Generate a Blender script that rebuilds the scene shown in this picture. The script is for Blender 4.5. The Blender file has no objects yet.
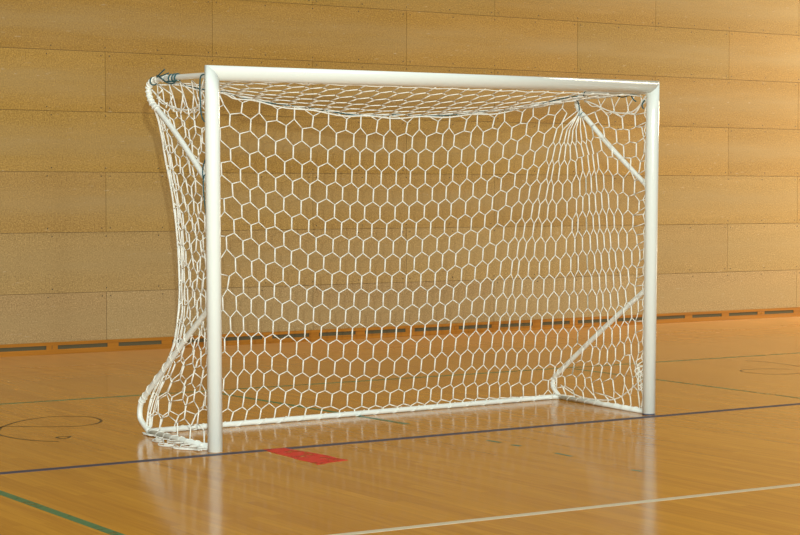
import bpy, bmesh, math, random
from mathutils import Vector, Matrix

random.seed(7)
scene = bpy.context.scene
COL = scene.collection

# ------------------------------------------------------------------ camera
cam_d = bpy.data.cameras.new('camera')
cam_d.sensor_fit = 'HORIZONTAL'
cam_d.sensor_width = 36.0
cam_d.lens = 1882.41 * 36.0 / 800.0
cam_d.clip_end = 200
cam = bpy.data.objects.new('camera', cam_d)
COL.objects.link(cam)
cam.matrix_world = Matrix(((0.8346519, 0.0222390, -0.5503287, -4.69162),
                           (-0.5507776, 0.0346403, -0.8339329, -8.98559),
                           (0.0005177, 0.9991524, 0.0411613, 1.41091),
                           (0, 0, 0, 1)))
scene.camera = cam

# ------------------------------------------------------------------ light
world = bpy.data.worlds.new('world'); scene.world = world
world.use_nodes = True
bg = world.node_tree.nodes['Background']
bg.inputs['Color'].default_value = (1.0, 0.99, 0.92, 1)
bg.inputs['Strength'].default_value = 0.26

def area(name, loc, target, sx, sy, energy, color):
    d = bpy.data.lights.new(name, 'AREA')
    d.shape = 'RECTANGLE'; d.size = sx; d.size_y = sy; d.energy = energy; d.color = color
    o = bpy.data.objects.new(name, d); COL.objects.link(o)
    o.location = loc
    o.rotation_euler = (Vector(target) - Vector(loc)).to_track_quat('-Z', 'Y').to_euler()
    return o
# hall windows high on the right-hand side, ceiling strips, and a small flash at the photographer
area('window_light', (15.5, 3.0, 3.2), (6.0, 5.5, 1.0), 5.0, 3.0, 900, (1.0, 0.86, 0.60))
area('ceiling_light', (1.5, 1.0, 8.0), (1.5, 1.0, 0.0), 12.0, 6.0, 220, (1.0, 0.98, 0.88))
area('rear_window_light', (-6.0, -21.0, 2.4), (1.5, 0.0, 0.6), 12.0, 4.4, 1900, (0.94, 1.0, 0.95))
area('rear_door_light', (-6.0, -20.9, 2.3), (1.5, 0.0, 1.0), 0.5, 4.4, 450, (0.94, 1.0, 0.96))
area('camera_flash', (-4.64, -9.01, 1.78), (1.6, 0.0, 0.7), 0.028, 0.02, 720, (0.95, 1.0, 0.96))

scene.view_settings.view_transform = 'Standard'
scene.view_settings.look = 'None'
scene.view_settings.gamma = 1.0
scene.view_settings.use_curve_mapping = False
scene.view_settings.exposure = 0.0

# ------------------------------------------------------------------ measured goal: tubes, rope and net knots (metres; net in millimetres)
NET=[(0.0,[504,810,1974,533,807,1909,658,807,1925,648,805,1863,775,807,1937,769,804,1866,894,805,1891,888,803,1824,1011,804,1907,1008,802,1834,1141,802,1856,1131,801,1788,1249,802,1886,1246,801,1804,1377,801,1843,1369,800,1775,1480,801,1873,1476,800,1792,1601,800,1839,1589,799,1765,1691,800,1864,1691,799,1785,1821,799,1829,1809,799,1764,1909,799,1868,1909,799,1789,2053,798,1843,2037,798,1772,2142,797,1883,2136,798,1804,2272,797,1857,2254,798,1786,2355,796,1892,2353,797,1825,2491,796,1876,2473,797,1809,2569,794,1916,2570,796,1854,2714,793,1915,2698,795,1842,2800,792,1966,2799,793,1892,2933,790,1964,2921,792,1905,3043,784,1983,3033,785,1950,3130,727,1904,3121,743,1885,3131,724,1903,3122,741,1884,3131,722,1904,3124,736,1884,3132,722,1905,3127,729,1886,3132,722,1907,3129,724,1887,3131,723,1908,3131,717,1888,3129,729,1908,3134,706,1888,3130,727,1908,3134,703,1888,3142,521,1956,3141,514,1936,3136,382,1938,3134,376,1918,3130,236,1939,3129,232,1913,3124,95,1971,3125,111,1940]),
(0.5,[574,805,1854,569,802,1787,712,803,1827,707,801,1758,817,802,1814,813,800,1742,952,802,1794,948,800,1722,1064,801,1778,1059,799,1706,1186,800,1762,1182,799,1690,1302,800,1755,1299,799,1682,1428,800,1751,1424,799,1679,1521,799,1745,1516,799,1671,1645,799,1742,1641,799,1673,1744,799,1741,1739,799,1665,1859,799,1741,1854,799,1671,1965,799,1745,1959,799,1670,2089,798,1762,2082,799,1688,2178,798,1758,2171,799,1689,2309,798,1777,2301,799,1701,2403,798,1780,2396,799,1707,2519,797,1800,2512,798,1728,2630,796,1813,2624,798,1744,2752,795,1843,2743,797,1770,2852,794,1866,2843,796,1796,2980,790,1901,2962,793,1827,3069,780,1918,3034,787,1852,3099,767,1892,3051,785,1826,3111,756,1878,3079,776,1813,3119,743,1872,3099,763,1806,3125,730,1871,3114,743,1806,3130,718,1878,3124,717,1812,3134,703,1890,3131,679,1824,3141,676,1922,3136,616,1855,3141,581,1919,3135,536,1853,3134,436,1888,3130,418,1817,3129,290,1871,3126,278,1800,3125,162,1886,3123,153,1809]),
(0.0,[506,802,1772,506,799,1702,636,801,1741,634,798,1669,762,800,1711,759,798,1640,878,799,1697,875,798,1623,999,799,1674,997,798,1602,1122,799,1662,1119,798,1588,1241,799,1650,1238,798,1575,1359,799,1647,1356,799,1572,1471,799,1639,1468,799,1565,1580,799,1637,1577,799,1563,1685,799,1635,1682,800,1561,1797,800,1636,1794,800,1562,1904,800,1637,1901,801,1562,2018,800,1643,2015,801,1568,2129,800,1651,2126,801,1575,2237,800,1664,2232,801,1590,2345,800,1665,2340,801,1596,2455,800,1679,2450,802,1605,2565,799,1697,2559,801,1622,2678,798,1725,2670,801,1647,2790,797,1751,2780,800,1676,2897,796,1777,2884,798,1704,2994,792,1812,2969,796,1726,3040,787,1806,3016,792,1727,3070,780,1806,3052,786,1727,3087,772,1806,3074,777,1727,3103,759,1806,3097,760,1734,3115,741,1806,3113,734,1740,3126,710,1812,3122,690,1739,3131,666,1817,3126,642,1745,3134,602,1829,3128,577,1756,3131,480,1812,3126,460,1747,3127,349,1796,3123,334,1715,3124,217,1792,3122,210,1716,3122,92,1808,3121,71,1738]),
(0.5,[572,798,1649,573,796,1580,700,797,1620,700,796,1551,810,797,1599,809,796,1527,938,797,1577,936,796,1506,1059,797,1560,1056,797,1484,1172,798,1548,1169,798,1473,1298,798,1535,1295,799,1460,1414,799,1531,1410,799,1456,1517,799,1527,1514,800,1452,1628,800,1523,1625,801,1447,1739,801,1524,1737,802,1448,1845,801,1525,1843,803,1450,1958,802,1528,1957,803,1453,2071,802,1540,2069,804,1464,2170,802,1545,2167,804,1469,2283,802,1553,2279,805,1484,2394,802,1566,2390,805,1492,2496,803,1576,2493,805,1504,2613,802,1604,2609,805,1529,2725,801,1630,2719,804,1554,2822,800,1657,2811,803,1579,2930,799,1683,2916,802,1609,2985,796,1700,2965,800,1615,3030,791,1694,3013,796,1608,3062,782,1694,3054,786,1609,3087,767,1694,3087,763,1615,3108,736,1701,3108,715,1621,3119,692,1706,3116,661,1634,3123,646,1712,3118,610,1640,3125,598,1724,3119,563,1645,3127,508,1748,3121,482,1670,3123,387,1700,3119,372,1623,3122,268,1695,3119,259,1617,3121,141,1708,3120,142,1626,3120,58,1707,3120,66,1638]),
(0.0,[508,795,1569,511,794,1499,636,795,1531,637,794,1460,757,795,1505,757,795,1434,875,796,1479,874,795,1407,992,796,1461,990,796,1389,1113,797,1443,1111,798,1367,1233,798,1435,1231,799,1357,1347,799,1426,1344,800,1351,1458,800,1418,1455,802,1343,1571,801,1415,1568,803,1338,1676,802,1412,1674,804,1338,1790,803,1415,1789,805,1340,1899,804,1417,1898,806,1342,2014,805,1422,2012,807,1349,2121,805,1431,2118,808,1355,2226,806,1436,2223,809,1362,2332,806,1451,2329,809,1374,2442,806,1465,2439,810,1388,2554,806,1485,2550,810,1410,2665,806,1512,2660,809,1437,2766,805,1540,2757,809,1461,2858,804,1555,2844,808,1481,2939,803,1565,2923,807,1487,2977,801,1575,2961,806,1483,3024,796,1562,3014,800,1477,3073,775,1569,3071,774,1484,3103,729,1595,3100,717,1516,3114,680,1627,3109,661,1542,3118,623,1640,3112,598,1542,3119,574,1646,3113,546,1541,3120,527,1651,3114,504,1554,3119,422,1624,3115,411,1546,3118,321,1603,3115,316,1520,3119,192,1614,3117,193,1538,3119,98,1588,3118,114,1512]),
(0.5,[580,793,1447,585,793,1372,700,794,1409,702,794,1338,808,795,1387,808,795,1314,932,796,1362,930,797,1289,1052,797,1344,1051,799,1268,1167,799,1330,1165,800,1256,1290,800,1321,1288,802,1243,1401,802,1314,1401,804,1238,1508,803,1308,1507,806,1234,1622,805,1305,1621,807,1231,1734,806,1305,1733,809,1230,1839,807,1306,1838,810,1231,1956,808,1311,1954,811,1238,2063,809,1322,2062,812,1247,2162,810,1322,2161,813,1251,2276,811,1333,2274,815,1257,2384,811,1347,2382,815,1275,2489,811,1364,2484,815,1287,2601,811,1393,2595,815,1313,2707,811,1415,2700,815,1340,2790,810,1434,2780,815,1354,2877,810,1447,2860,815,1361,2938,809,1442,2923,815,1354,2980,807,1437,2974,812,1354,3046,792,1442,3044,795,1363,3087,748,1452,3085,745,1368,3102,684,1467,3098,677,1378,3107,626,1486,3102,617,1393,3109,576,1496,3105,565,1403,3111,528,1505,3107,511,1408,3113,455,1510,3109,443,1427,3114,363,1500,3111,358,1418,3115,258,1485,3113,259,1399,3117,150,1470,3116,153,1384]),
(0.0,[525,792,1359,528,792,1284,643,793,1319,646,794,1248,758,795,1292,760,796,1219,870,796,1266,871,798,1193,987,798,1245,987,800,1173,1107,800,1228,1106,802,1156,1225,802,1216,1223,805,1143,1342,804,1211,1340,807,1135,1457,806,1205,1455,809,1129,1564,808,1199,1563,811,1123,1674,809,1198,1672,813,1122,1789,811,1200,1786,815,1125,1897,812,1203,1895,817,1127,2008,814,1207,2007,818,1132,2116,815,1213,2115,819,1140,2219,816,1222,2218,821,1145,2326,817,1230,2324,822,1156,2433,817,1249,2431,822,1174,2537,817,1272,2534,822,1195,2647,817,1296,2642,822,1218,2740,817,1310,2732,822,1232,2819,817,1315,2808,823,1231,2878,818,1314,2868,823,1236,2946,817,1309,2941,823,1225,3008,810,1314,3009,815,1235,3069,775,1329,3069,775,1250,3093,705,1349,3090,703,1265,3099,647,1364,3096,645,1276,3103,588,1374,3099,579,1281,3105,529,1379,3102,515,1282,3107,468,1389,3104,454,1297,3109,401,1384,3107,391,1302,3111,310,1379,3109,306,1298,3114,209,1370,3113,211,1284,3117,106,1342,3116,109,1276]),
(0.5,[590,793,1234,594,794,1156,707,795,1202,710,797,1126,811,797,1178,812,799,1105,933,800,1155,934,802,1078,1049,802,1135,1049,805,1060,1161,805,1120,1161,808,1043,1283,807,1109,1282,811,1031,1398,809,1103,1397,813,1027,1504,812,1097,1503,816,1021,1618,814,1090,1617,819,1016,1728,816,1089,1727,821,1014,1833,818,1090,1831,823,1015,1949,820,1095,1948,825,1022,2063,821,1103,2062,827,1027,2158,822,1111,2156,828,1034,2272,823,1124,2270,829,1047,2379,824,1134,2377,830,1060,2480,825,1150,2479,831,1072,2590,825,1170,2587,831,1090,2688,825,1187,2683,831,1108,2762,826,1191,2752,833,1108,2836,827,1190,2827,833,1111,2902,827,1185,2899,834,1106,2976,823,1189,2978,830,1110,3047,801,1198,3049,805,1119,3083,735,1214,3082,737,1140,3091,685,1224,3089,686,1146,3096,606,1230,3095,602,1152,3099,542,1236,3098,535,1158,3102,485,1241,3101,476,1164,3105,413,1247,3104,404,1170,3107,340,1248,3106,334,1171,3110,260,1249,3110,259,1177,3114,159,1250,3113,163,1174]),
(0.0,[540,794,1137,544,796,1063,652,796,1109,655,799,1030,763,799,1081,764,802,1005,873,802,1061,874,805,982,988,805,1041,988,809,964,1106,808,1016,1106,813,941,1219,811,1005,1219,816,932,1339,814,994,1339,819,917,1452,817,988,1451,822,913,1561,820,983,1560,825,905,1671,822,980,1671,828,903,1783,824,982,1784,830,906,1892,826,985,1893,833,909,2005,828,990,2004,835,916,2111,830,1002,2110,837,921,2214,831,1005,2213,838,930,2320,832,1019,2319,840,940,2430,833,1034,2429,840,957,2533,834,1050,2531,841,974,2634,835,1060,2631,842,982,2717,836,1069,2709,844,976,2783,837,1063,2775,845,981,2855,838,1062,2853,847,980,2940,838,1060,2942,846,976,3017,826,1064,3019,835,980,3069,779,1085,3070,785,1000,3086,712,1091,3086,713,1007,3092,641,1102,3092,639,1019,3096,567,1113,3096,562,1026,3099,500,1115,3099,493,1032,3102,436,1121,3102,427,1039,3104,374,1127,3104,366,1045,3108,297,1128,3107,293,1047,3111,215,1135,3111,215,1054,3115,129,1127,3115,121,1065]),
(0.5,[603,799,1008,607,802,929,714,802,986,717,806,904,813,805,964,814,809,888,933,809,941,934,813,865,1048,812,922,1048,818,843,1161,816,909,1161,821,831,1283,820,894,1283,826,816,1397,823,886,1397,829,808,1501,826,879,1501,833,802,1617,829,873,1617,836,796,1727,832,873,1728,839,795,1838,834,875,1839,842,799,1949,837,880,1950,844,805,2061,839,884,2061,847,807,2154,841,891,2153,849,811,2268,842,907,2268,850,827,2376,843,914,2375,852,837,2476,844,927,2474,853,849,2583,845,944,2579,854,861,2676,847,947,2671,856,863,2732,848,946,2727,857,862,2814,851,934,2814,861,850,2902,852,932,2905,862,850,2982,848,936,2986,858,854,3051,820,950,3054,828,870,3082,748,961,3084,753,877,3089,680,975,3091,682,889,3094,595,981,3096,592,892,3097,523,988,3099,518,900,3100,459,994,3101,452,907,3103,385,1001,3104,377,914,3106,324,1012,3107,315,921,3109,252,1014,3110,246,933,3113,171,1021,3113,168,940,3116,97,1028,3116,96,962]),
(0.0,[564,802,903,553,806,828,660,806,881,663,810,803,769,809,860,770,814,786,875,813,844,875,818,769,990,818,821,991,823,749,1106,822,805,1106,828,732,1220,826,792,1220,832,718,1339,830,780,1338,837,703,1452,834,773,1451,841,697,1561,837,768,1561,845,691,1670,841,765,1671,848,689,1784,844,765,1785,852,689,1895,846,767,1896,855,691,2008,849,772,2008,857,697,2106,851,777,2106,860,700,2212,853,783,2212,862,709,2317,855,795,2316,863,722,2426,856,806,2424,866,728,2526,858,816,2523,867,740,2621,860,820,2617,869,742,2697,862,818,2694,873,735,2770,864,816,2771,875,732,2860,867,809,2864,878,729,2950,865,817,2955,878,726,3028,852,820,3032,863,740,3076,799,831,3080,808,751,3090,720,834,3093,728,749,3095,639,842,3097,642,763,3098,553,850,3101,551,771,3101,478,857,3103,474,775,3103,415,870,3105,412,782,3106,344,877,3108,339,790,3109,278,884,3110,271,803,3112,205,906,3113,195,825,3115,123,918,3115,124,852]),
(-0.5,[521,808,781,528,813,705,613,810,780,619,816,700,718,815,759,720,821,683,816,818,747,817,825,668,934,823,725,935,830,648,1049,828,707,1049,835,630,1160,833,692,1161,841,611,1281,838,676,1281,845,602,1395,842,672,1395,850,595,1501,846,663,1501,854,586,1617,850,659,1618,859,582,1731,854,656,1731,862,581,1839,857,658,1839,866,582,1953,860,661,1953,869,584,2060,863,666,2061,872,589,2156,865,673,2157,875,595,2267,867,678,2267,877,606,2370,869,690,2369,879,611,2470,871,696,2468,882,618,2568,874,698,2566,884,619,2661,877,694,2660,888,615,2727,879,692,2728,890,613,2823,882,689,2827,895,604,2914,884,686,2919,897,601,2994,880,689,3000,894,603,3064,849,698,3070,862,617,3091,773,711,3096,783,631,3097,696,714,3102,701,635,3101,596,719,3105,598,640,3104,507,723,3107,508,645,3105,446,737,3108,445,658,3108,375,744,3110,370,666,3110,304,756,3112,296,675,3112,231,774,3113,221,698,3115,141,802,3116,134,731]),
(0.0,[578,818,657,585,825,581,667,821,654,673,828,577,773,826,640,776,833,564,876,830,623,877,838,547,990,835,609,990,843,536,1105,841,591,1105,849,514,1222,846,577,1222,854,503,1339,851,567,1339,860,491,1452,856,560,1453,865,483,1561,860,553,1562,869,478,1673,864,551,1674,874,475,1785,868,550,1786,878,474,1898,872,551,1899,882,474,2007,875,555,2007,885,481,2109,877,568,2110,888,486,2211,880,569,2210,891,491,2317,883,570,2316,894,496,2420,885,580,2419,896,502,2519,888,581,2517,899,505,2612,892,578,2611,903,501,2693,895,574,2693,907,498,2778,898,571,2781,911,491,2872,902,567,2876,914,487,2963,902,569,2968,915,488,3045,889,572,3052,903,491,3090,835,583,3098,848,499,3103,740,598,3110,750,513,3106,647,603,3111,652,523,3108,553,608,3113,558,524,3109,474,612,3113,478,534,3111,403,621,3114,403,543,3112,327,635,3115,323,553,3113,248,658,3115,242,577,3115,175,676,3116,171,600,3117,110,713,3117,109,637]),
(-0.5,[545,828,534,550,835,457,636,831,534,641,838,460,728,834,532,731,842,456,823,838,524,825,846,448,935,844,507,936,852,431,1051,850,488,1051,858,412,1160,855,473,1160,864,399,1281,861,466,1281,870,386,1396,866,457,1396,876,378,1504,871,449,1504,880,372,1620,876,442,1620,886,364,1732,880,441,1733,891,362,1842,884,441,1843,895,364,1953,888,443,1953,899,366,2062,892,445,2061,902,370,2157,895,450,2157,906,375,2263,898,455,2262,909,379,2367,901,457,2365,913,381,2462,904,460,2460,916,386,2564,908,461,2562,920,383,2654,912,457,2653,924,379,2733,916,450,2735,928,373,2832,920,444,2834,933,368,2927,923,444,2930,937,363,3013,921,442,3018,935,363,3086,890,448,3092,906,375,3111,807,459,3119,824,384,3114,711,475,3121,725,400,3114,600,495,3120,609,422,3115,519,491,3122,530,391,3116,447,496,3121,455,410,3116,364,510,3120,370,424,3116,283,528,3119,286,444,3117,206,555,3118,208,480,3117,136,577,3119,137,506]),
(0.0,[595,840,419,597,848,343,684,844,419,687,851,347,778,847,419,781,856,342,881,853,404,882,861,331,993,859,389,993,867,316,1105,865,374,1105,874,300,1220,870,364,1220,880,289,1338,876,353,1337,886,278,1453,882,342,1453,892,266,1563,888,336,1563,898,260,1676,893,330,1675,904,254,1791,898,328,1791,909,254,1900,902,330,1900,913,255,2002,906,332,2002,917,256,2110,910,333,2109,921,258,2212,914,335,2211,924,267,2313,917,340,2311,929,266,2415,920,344,2412,932,270,2510,924,344,2508,936,270,2606,928,344,2604,941,265,2694,932,340,2694,945,265,2786,938,330,2786,952,250,2881,942,325,2882,955,249,2977,945,321,2979,959,244,3064,935,323,3069,951,248,3114,882,339,3121,904,267,3124,785,359,3133,814,283,3124,667,376,3132,697,292,3123,566,384,3130,595,295,3123,492,366,3130,512,283,3122,415,376,3127,426,299,3121,335,395,3125,340,319,3120,247,428,3122,246,353,3120,179,433,3121,178,367,3120,108,447,3121,108,376]),
(-0.5,[552,852,292,551,859,224,647,855,299,648,863,227,739,858,305,742,866,235,829,861,307,830,870,236,937,867,294,936,876,223,1047,874,276,1046,883,207,1160,880,265,1159,889,193,1279,887,253,1278,897,178,1395,893,246,1393,903,171,1508,899,238,1507,909,162,1619,904,233,1617,915,157,1733,910,228,1729,921,153,1845,915,227,1840,926,152,1953,920,225,1950,931,150,2062,924,228,2059,936,153,2154,928,231,2148,939,158,2265,933,229,2255,944,156,2363,936,233,2353,948,160,2459,940,233,2450,952,159,2559,946,227,2551,958,153,2654,950,227,2646,962,152,2739,954,222,2732,967,147,2837,960,211,2832,974,136,2932,964,211,2932,979,130,3025,963,216,3028,978,141,3104,940,228,3109,960,152,3133,882,240,3139,912,168,3137,775,258,3146,810,185,3134,667,271,3142,700,204,3133,575,255,3141,609,184,3131,477,263,3137,507,184,3128,383,271,3133,400,193,3124,289,310,3128,296,238,3122,194,361,3123,193,290,3122,139,295,3124,135,233]),
(0.0,[598,866,185,590,873,113,700,869,197,691,878,115,788,872,200,783,881,127,881,877,196,877,885,126,992,883,187,986,891,118,1107,890,171,1100,898,104,1221,896,163,1214,906,89,1334,903,151,1331,913,76,1450,909,144,1452,920,68,1561,915,137,1563,926,60,1669,921,132,1669,932,58,1776,926,129,1776,937,58,1888,932,128,1887,943,54,1997,936,131,1996,948,58,2098,940,134,2100,952,63,2183,945,131,2186,956,62,2280,950,130,2284,961,60,2381,954,128,2388,967,58,2479,959,127,2487,972,52,2578,964,126,2585,978,47,2666,969,118,2676,983,41,2759,975,110,2771,989,38,2867,980,108,2881,995,34,2975,986,101,2990,1000,29,3076,976,134,3084,988,71,3124,948,152,3135,963,80,3146,889,160,3156,896,99,3148,769,166,3155,776,114,3145,675,169,3150,677,118,3144,601,148,3150,591,85,3139,491,158,3144,476,82,3133,375,186,3137,367,115,3128,255,214,3129,253,170,3125,171,217,3126,168,169,3122,102,289,3123,82,176]),
(-0.5,[551,874,93,512,878,42,628,878,88,616,883,39,726,882,90,716,888,41,824,887,93,818,893,43,927,892,90,922,898,40,1033,898,83,1023,903,37,1149,905,75,1141,910,33,1266,911,68,1257,917,22,1397,920,48,1398,923,29,1510,926,44,1512,929,26,1619,932,42,1620,935,23,1729,937,40,1731,940,23,1840,943,38,1842,946,21,1947,949,37,1949,951,19,2059,954,37,2063,957,17,2159,959,39,2165,962,19,2260,963,42,2270,967,21,2364,968,40,2376,973,19,2469,974,38,2483,978,17,2564,978,39,2577,983,18,2659,984,35,2673,988,14,2753,989,34,2771,993,13,2851,993,33,2868,998,11,2956,998,31,2971,1003,9,3055,999,35,3064,1002,15,3120,988,32,3123,991,17,3153,920,92,3166,901,37,3161,817,73,3166,807,37,3156,711,78,3160,704,42,3151,585,62,3153,568,41,3144,474,78,3144,429,50,3140,373,65,3140,353,40,3134,281,78,3135,267,39,3130,198,95,3131,190,38,3125,117,138,3126,98,34])]
UPPER_LEFT=[[0.042,0.098,2.026],[0.049,0.44,2.035],[0.054,0.681,2.036],[0.055,0.775,2.028],[0.056,0.815,2.001],[0.056,0.816,1.953],[0.055,0.769,1.9],[0.054,0.696,1.863],[0.048,0.405,1.687],[0.042,0.103,1.502]]
UPPER_RIGHT=[[3.125,0.094,2.025],[3.147,0.535,2.038],[3.154,0.688,2.04],[3.158,0.754,2.027],[3.159,0.788,1.999],[3.159,0.782,1.959],[3.157,0.748,1.922],[3.154,0.686,1.884],[3.14,0.403,1.678],[3.122,0.048,1.437]]
LOWER_LEFT=[[0.041,0.072,0.761],[0.045,0.293,0.622],[0.049,0.536,0.457],[0.054,0.843,0.249],[0.055,0.933,0.179],[0.056,0.958,0.124],[0.055,0.941,0.074],[0.055,0.893,0.023]]
LOWER_RIGHT=[[3.124,0.063,0.772],[3.154,0.532,0.485],[3.182,0.963,0.206],[3.187,1.04,0.153],[3.188,1.069,0.113],[3.188,1.063,0.069],[3.185,1.021,0.022]]
ROPE=[[0.524,0.811,1.983],[0.61,0.809,1.962],[0.769,0.807,1.94],[1.007,0.804,1.91],[1.244,0.802,1.886],[1.472,0.801,1.873],[1.691,0.8,1.871],[1.914,0.799,1.876],[2.142,0.797,1.888],[2.352,0.796,1.902],[2.572,0.794,1.926],[2.797,0.792,1.961],[2.976,0.788,1.994],[3.113,0.762,2.03]]
FOLD=[[0.06,0.772,1.9],[0.084,0.733,1.78],[0.121,0.733,1.581],[0.147,0.712,1.41],[0.166,0.7,1.239],[0.176,0.689,1.067],[0.173,0.667,0.839],[0.16,0.667,0.668],[0.141,0.683,0.525],[0.118,0.766,0.376],[0.086,0.87,0.195],[0.054,0.859,0.041]]
LB=[0.054,0.86,0.017]
RB=[3.185,1.015,0.017]

# ------------------------------------------------------------------ helpers
def mesh_obj(name, bm, mat, parent=None, smooth=False):
    me = bpy.data.meshes.new(name)
    bm.to_mesh(me); bm.free()
    if mat: me.materials.append(mat)
    if smooth:
        for f in me.polygons: f.use_smooth = True
    o = bpy.data.objects.new(name, me); COL.objects.link(o)
    if parent: o.parent = parent
    return o

def tag(o, label, cat, group=None):
    o['label'] = label; o['category'] = cat
    if group: o['group'] = group
    return o

def box(bm, x0, x1, y0, y1, z0, z1):
    v = [bm.verts.new(c) for c in ((x0,y0,z0),(x1,y0,z0),(x1,y1,z0),(x0,y1,z0),(x0,y0,z1),(x1,y0,z1),(x1,y1,z1),(x0,y1,z1))]
    fs = [bm.faces.new([v[i] for i in q]) for q in ((0,3,2,1),(4,5,6,7),(0,1,5,4),(1,2,6,5),(2,3,7,6),(3,0,4,7))]
    return fs

def catmull(pts, n=6, closed=False):
    P = [Vector(p) for p in pts]; out = []
    N = len(P); rng = N if closed else N - 1
    for i in range(rng):
        if closed:
            a, b, c, d = P[(i-1) % N], P[i], P[(i+1) % N], P[(i+2) % N]
        else:
            a, b, c, d = P[max(i-1,0)], P[i], P[i+1], P[min(i+2,N-1)]
        for k in range(n):
            t = k / n
            out.append(.5*((2*b)+(c-a)*t+(2*a-5*b+4*c-d)*t*t+(3*b-a-3*c+d)*t**3))
    if not closed: out.append(P[-1])
    return out

def tube(bm, pts, r, seg=12, cap=True):
    pts = [Vector(p) for p in pts]
    t0 = (pts[1]-pts[0]).normalized()
    up = Vector((0,0,1)) if abs(t0.z) < .9 else Vector((1,0,0))
    n = t0.cross(up).normalized(); rings = []
    for i, p in enumerate(pts):
        t = ((pts[min(i+1,len(pts)-1)]-pts[max(i-1,0)])).normalized()
        n = (n - t*n.dot(t)).normalized(); b = t.cross(n)
        rr = r[i] if isinstance(r, (list, tuple)) else r
        rings.append([bm.verts.new(p + (n*math.cos(2*math.pi*k/seg)+b*math.sin(2*math.pi*k/seg))*rr) for k in range(seg)])
    for A, B in zip(rings, rings[1:]):
        for k in range(seg):
            bm.faces.new((A[k], A[(k+1)%seg], B[(k+1)%seg], B[k]))
    if cap:
        bm.faces.new(list(reversed(rings[0]))); bm.faces.new(rings[-1])

def strand(bm, a, b, r, seg=5):
    a = Vector(a); b = Vector(b)
    if (b-a).length < 1e-4: return
    tube(bm, (a, b), r, seg, True)

# ------------------------------------------------------------------ materials
def new_mat(name):
    m = bpy.data.materials.new(name); m.use_nodes = True
    nt = m.node_tree; b = nt.nodes['Principled BSDF']
    return m, nt, b, nt.nodes.new, nt.links.new

def simple(name, color, rough=.5, spec=.5):
    m, nt, b, N, L = new_mat(name)
    b.inputs['Base Color'].default_value = (*color, 1)
    b.inputs['Roughness'].default_value = rough
    b.inputs['Specular IOR Level'].default_value = spec
    return m

def ramp(nt, stops):
    r = nt.nodes.new('ShaderNodeValToRGB')
    e = r.color_ramp.elements
    while len(e) < len(stops): e.new(.5)
    for el, (p, c) in zip(e, stops):
        el.position = p; el.color = (*c, 1)
    return r

def math_node(nt, op, a=None, b=None):
    n = nt.nodes.new('ShaderNodeMath'); n.operation = op
    for i, v in enumerate((a, b)):
        if v is None: continue
        if isinstance(v, (int, float)): n.inputs[i].default_value = v
        else: nt.links.new(v, n.inputs[i])
    return n

def mixcol(nt, fac, a, b, mode='MIX'):
    n = nt.nodes.new('ShaderNodeMix'); n.data_type = 'RGBA'; n.blend_type = mode
    for s, v in ((n.inputs[0], fac), (n.inputs[6], a), (n.inputs[7], b)):
        if isinstance(v, tuple): s.default_value = (*v, 1)
        elif isinstance(v, (int, float)): s.default_value = v
        else: nt.links.new(v, s)
    return n.outputs[2]

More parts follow.
